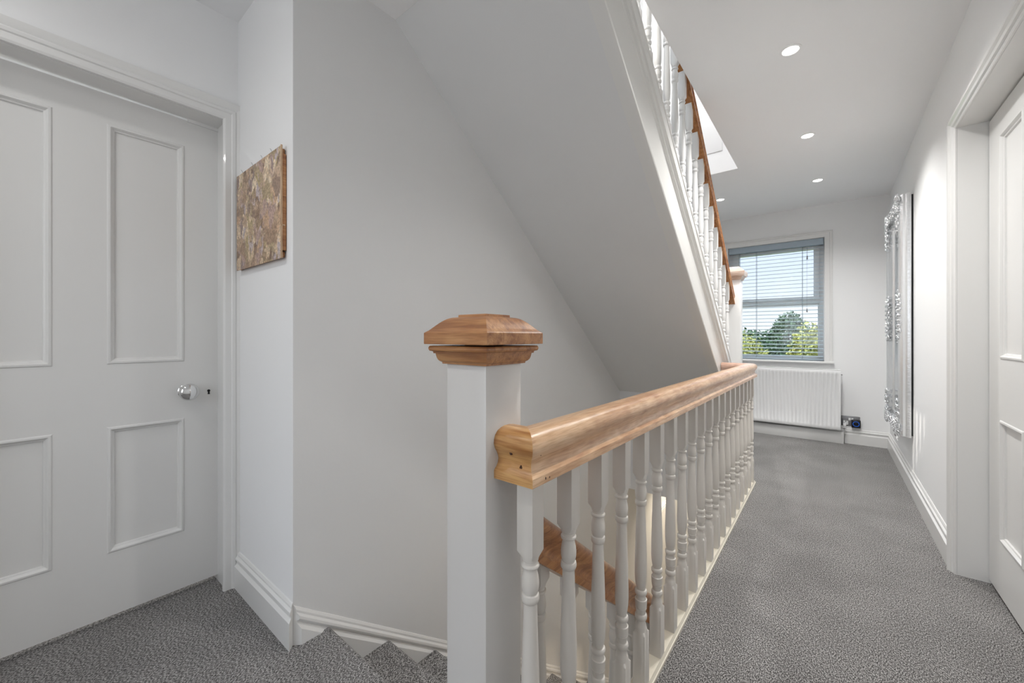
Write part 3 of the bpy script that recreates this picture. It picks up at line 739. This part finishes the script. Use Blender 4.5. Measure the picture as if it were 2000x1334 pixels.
for cz, s_ in ((MZ0, 1), (MZ1, -1)):
    bm = B(); rnd = random.Random(int(cz * 57))
    for i in range(9):
        y = (MY0 + MY1) / 2 + (i - 4) * .04
        for side in (.022, .06): curl(bm, (y, cz + s_ * side), .026, rnd.uniform(0, 6.28), 1.1, rnd.choice((-1, 1)), .006, XR - .060)
    add('end_ornament', bm, M_SILVER, mi, sharp=60)

# ------------------------------------------------------------------ radiator
ra = thing('radiator', 'white ribbed panel radiator below the corridor window', 'radiator', (-.42, 5.47, .15))
RX0, RX1, RZ0, RZ1, RY = -.92, .083, .150, .787, 5.440
bm = B()
pts = []; x = RX0 + .012; pitch = .0335; nfl = int((RX1 - RX0 - .03) / pitch); off = (RX1 - RX0 - nfl * pitch) / 2
prof = [(RX0, 0)]
for i in range(nfl):
    a = RX0 + off + i * pitch
    prof += [(a, 0), (a + pitch * .12, -.0), (a + pitch * .24, .0075), (a + pitch * .76, .0075), (a + pitch * .88, 0)]
prof.append((RX1, 0))
zl = [(RZ0, 0), (RZ0 + .012, 0), (RZ0 + .040, 0), (RZ0 + .056, 1), (RZ1 - .056, 1), (RZ1 - .040, 0), (RZ1 - .012, 0), (RZ1, 0)]
grid = [[bm.verts.new((px_, RY + d * s_ + (.006 if zi in (0, len(zl) - 1) else 0), zz)) for px_, d in prof] for zi, (zz, s_) in enumerate(zl)]
for a, b in zip(grid, grid[1:]):
    for i in range(len(prof) - 1): bm.faces.new((a[i], a[i + 1], b[i + 1], b[i]))
add('front_panel', bm, M_RAD, ra, sharp=50)
bm = B(); box(bm, RX0, RX1, RY + .009, RY + .012, RZ0 + .004, RZ1 - .004); box(bm, RX0 + .002, RX1 - .002, RY + .055, RY + .060, RZ0, RZ1); add('back_panel', bm, M_RAD, ra)
bm = B()
box(bm, RX0 - .002, RX1 + .002, RY + .001, RY + .064, RZ1 - .004, RZ1 + .004, .002)
for sx_ in (RX0 - .003, RX1): box(bm, sx_, sx_ + .003, RY + .002, RY + .062, RZ0 + .002, RZ1, .001)
add('casing', bm, M_RAD, ra)
for x in (RX0 + .16, RX1 - .16):
    bm = B(); box(bm, x - .012, x + .012, RY + .060, YF - .0005, .30, .70); add('bracket', bm, M_RAD, ra)
bm = B(); lathe(bm, [(RX1 + .001, .004), (RX1 + .012, .006), (RX1 + .016, .003)], (0, RY + .03, RZ1 - .05), 'x', 12); add('bleed_valve', bm, M_STEEL, ra)
bm = B()
lathe(bm, [(RX1 + .001, .009), (RX1 + .016, .009), (RX1 + .018, .013), (RX1 + .026, .013), (RX1 + .028, .009), (RX1 + .040, .009)], (0, RY + .03, RZ0 + .030), 'x', 16)
lathe(bm, [(.126, .0075), (RZ0 + .010, .0075), (RZ0 + .012, .013), (RZ0 + .022, .013), (RZ0 + .045, .010)], (RX1 + .035, RY + .062, 0), 'z', 16)
add('lockshield_valve', bm, M_CHROME, ra)
bm = B(); lathe(bm, [(RZ0 + .0455, .012), (RZ0 + .065, .0135), (RZ0 + .070, .010)], (RX1 + .035, RY + .062, 0), 'z', 16); add('valve_cap', bm, M_WHITE, ra)

# ------------------------------------------------------------------ socket and plug-in device
sk_ = thing('wall_socket', 'brushed steel double wall socket right of the radiator', 'socket', (.167, YF, .24))
bm = B(); box(bm, .0905, .2445, YF - .007, YF, .186, .292, .002); add('face_plate', bm, M_STEEL, sk_)
for xc in (.128, .205):
    bm = B(); box(bm, xc - .020, xc + .020, YF - .0085, YF - .0065, .200, .244, .006); ins = add('socket_insert', bm, M_WHITE, sk_)
    bm = B()
    box(bm, xc - .003, xc + .003, YF - .0092, YF - .0084, .228, .238); box(bm, xc - .015, xc - .007, YF - .0092, YF - .0084, .208, .2125); box(bm, xc + .007, xc + .015, YF - .0092, YF - .0084, .208, .2125)
    h = add('pin_slots', bm, M_DARK, sk_); h.parent = ins; h.matrix_parent_inverse = Matrix.Identity(4)
for xc in (.160, .182):
    bm = B(); box(bm, xc - .009, xc + .009, YF - .011, YF - .0065, .246, .272, .002); add('rocker_switch', bm, M_WHITE, sk_)
dv = thing('plug_in_device', 'square black plug-in device with a blue ring, in the steel wall socket', 'device', (.210, YF - .04, .22))
bm = B(); box(bm, .1735, .2475, YF - .052, YF - .0115, .178, .262, .008, 3); add('body', bm, M_BLACK, dv)
bm = B()
n = 40
for i in range(n):
    a0, a1 = 2 * math.pi * i / n, 2 * math.pi * (i + 1) / n
    q = [bm.verts.new((.2105 + r * math.cos(a), YF - .0528, .221 + r * math.sin(a))) for a, r in ((a0, .0225), (a1, .0225), (a1, .0275), (a0, .0275))]
    bm.faces.new(q)
bmesh.ops.remove_doubles(bm, verts=bm.verts, dist=1e-6)
r_ = bmesh.ops.extrude_face_region(bm, geom=list(bm.faces))
for v in [g for g in r_['geom'] if isinstance(g, bmesh.types.BMVert)]: v.co.y += .0015
add('ring_light', bm, M_BLUE, dv)['label'] = 'thin blue ring'

# ------------------------------------------------------------------ downlights
def sub(o, p):      # make an existing part a sub-part of another part of the same thing
    o.parent = p; o.matrix_parent_inverse = Matrix.Identity(4); return o
for c in [o for o in bpy.data.objects if o.name.startswith('cord_tassel')]:
    i_ = c.name[len('cord_tassel'):]
    sub(c, bpy.data.objects['pull_cord' + i_])
sub(bpy.data.objects['valve_cap'], bpy.data.objects['lockshield_valve'])
sub(bpy.data.objects['ring_light'], bpy.data.objects['body'])
sub(bpy.data.objects['cap_moulding'], bpy.data.objects['cap'])
for o in [o for o in bpy.data.objects if o.name.startswith(('tack', 'peg', 'edging'))]: sub(o, cv)
for o in [o for o in bpy.data.objects if o.name.startswith(('corner_ornament', 'side_ornament', 'end_ornament'))]: sub(o, bpy.data.objects['frame'])
def downlight(x, y, z, label, power=LAMP_W, col=WARM, group='ceiling downlights', cone=150):
    t = thing('ceiling_downlight', label, 'ceiling light', (x, y, z), group)
    bm = B(); lathe(bm, [(0, .047), (-.002, .0465), (-.0035, .043), (-.0035, .036), (0.0, .0335), (.0, .0)][:5] , (0, 0, 0), 'z', 36, cap=False)
    obj('bezel', bm, M_WHITE, t, sharp=50)
    bm = B(); lathe(bm, [(-.0015, .0001), (-.0015, .0325), (-.0005, .0335)], (0, 0, 0), 'z', 30, cap=False)
    lm = obj('lamp_face', bm, M_LAMP, t)
    l = bpy.data.lights.new('downlight_bulb', 'SPOT'); l.energy = power; l.color = col; l.shadow_soft_size = .035
    l.spot_size = math.radians(cone); l.spot_blend = 1.0
    lo = bpy.data.objects.new('downlight_bulb', l); COL.objects.link(lo); lo.parent = t; lo.location = (0, 0, -.03)
    return t
ZD = ZC - .0005
P_ = 27
downlight(-.158, 2.455, ZD, 'round recessed ceiling downlight nearest the viewer, largest of the corridor row', 64, cone=138)
downlight(-.130, 3.580, ZD, 'recessed downlight in the middle of the corridor ceiling row', 64, cone=138)
downlight(-.093, 4.665, ZD, 'recessed downlight nearest the right wall by the window end', 40, cone=136)
downlight(-.914, 4.683, ZD, 'small recessed downlight beside the upper handrail', 30, cone=130)
downlight(-.170, 1.30, ZD, 'recessed downlight over the landing handrail', 40, cone=136)
downlight(-.75, -.45, ZD, 'recessed downlight over the near landing', 13, cone=172)
downlight(-1.62, -.50, ZD, 'recessed downlight before the left door', 12, cone=172)
downlight(-1.1, 2.2, 5.1995, 'unseen downlight added to brighten the stair shaft', 170)  # lamp added out of view so the shaft reads bright
downlight(-1.05, 4.75, -.2715, 'recessed downlight at the stair foot in the hall below', 50, (1, .86, .66))
downlight(.05, 2.3, -.2715, 'recessed downlight under the landing in the hall below', 85, (1, .80, .56))
downlight(-2.9, -.3, ZC - .0005, 'recessed downlight in the room behind the left door', 60)
# ------------------------------------------------------------------ outdoors
M_LEAF = [mat('leaf green a', (.13, .19, .03), .6, noise=(9, .6)), mat('leaf green b', (.27, .29, .06), .6, noise=(9, .6)), mat('leaf green c', (.03, .08, .03), .6, noise=(4, .5))]
M_BARK = mat('bark', (.12, .09, .06), .9)
M_GRASS = mat('grass', (.10, .18, .04), .95, noise=(.6, .4))
bm = B(); box(bm, -60, 60, 6.5, 120, -5.2, -5.0)
struct(obj('ground', bm, M_GRASS), 'garden lawn outside the window')
def foliage(name, c, rx, rz_, n, m, ls, parent, cone=False):
    bm = B(); rnd = random.Random(hash((c[0], c[1])) & 999)
    for i in range(n):
        while True:
            p = Vector((rnd.uniform(-1, 1), rnd.uniform(-1, 1), rnd.uniform(-1, 1)))
            if .25 < p.length < 1: break
        p = p.normalized() * (.62 + .38 * rnd.random() ** .6) * (1 + .13 * math.sin(p.x * 7 + c[0]) * math.cos(p.z * 6))
        if cone: p.x *= (1 - (p.z + 1) * .42); p.y *= (1 - (p.z + 1) * .42)
        q = Vector((c[0] + p.x * rx, c[1] + p.y * rx, c[2] + p.z * rz_))
        R = Matrix.Rotation(rnd.uniform(0, 6.28), 3, 'Z') @ Matrix.Rotation(rnd.uniform(-1, 1), 3, 'X') @ Matrix.Rotation(rnd.uniform(0, 6.28), 3, 'Y')
        s = ls * rnd.uniform(.6, 1.3)
        vs_ = [bm.verts.new(q + R @ Vector(v) * s) for v in ((-.5, 0, 0), (0, .08, .28), (.5, 0, 0), (0, .08, -.28))]
        bm.faces.new(vs_)
    o = obj(name, bm, m, None, smooth=False); o.parent = parent; o.matrix_parent_inverse = Matrix.Translation(-Vector(parent.location)); return o
def tree(x, y, top, rx, rz_, m, lab, n=2600, ls=.22, cone=False, name='garden_tree'):
    t = thing(name, lab, 'tree', (x, y, -5))
    bm = B(); tube(bm, [(x, y, -5), (x + .05, y, -5 + (top - rz_ * 2 + 5) * .6), (x, y, top - rz_)], [.22, .15, .08], 10)
    add('trunk', bm, M_BARK, t)
    foliage('foliage', (x, y, top - rz_), rx, rz_, n, m, ls, t, cone)
tree(-3.02, 15.5, 2.15, .98, 1.9, M_LEAF[1], 'yellow green tree at the left of the window view', 7000, .12, cone=True)
tree(-1.45, 22.0, 2.12, 1.05, 1.7, M_LEAF[2], 'dark green rounded tree standing behind the hedge', 8000, .15)
tree(-7.6, 46, 1.9, 5.0, 3.0, M_LEAF[2], 'distant dark tree low on the horizon', 3000, .5)
tree(-1.85, 12.3, 1.16, .80, 1.25, M_LEAF[1], 'lime green shrub in front of the dark tree', 7000, .10, name='garden_shrub')
tree(-.20, 12.5, 1.45, .86, 1.5, M_LEAF[1], 'broad yellow green shrub at the right of the window view', 8000, .10, name='garden_shrub')
tree(-1.00, 10.0, .52, .85, 1.0, M_LEAF[0], 'mid green shrub lowest in the window view', 7000, .09, name='garden_shrub')
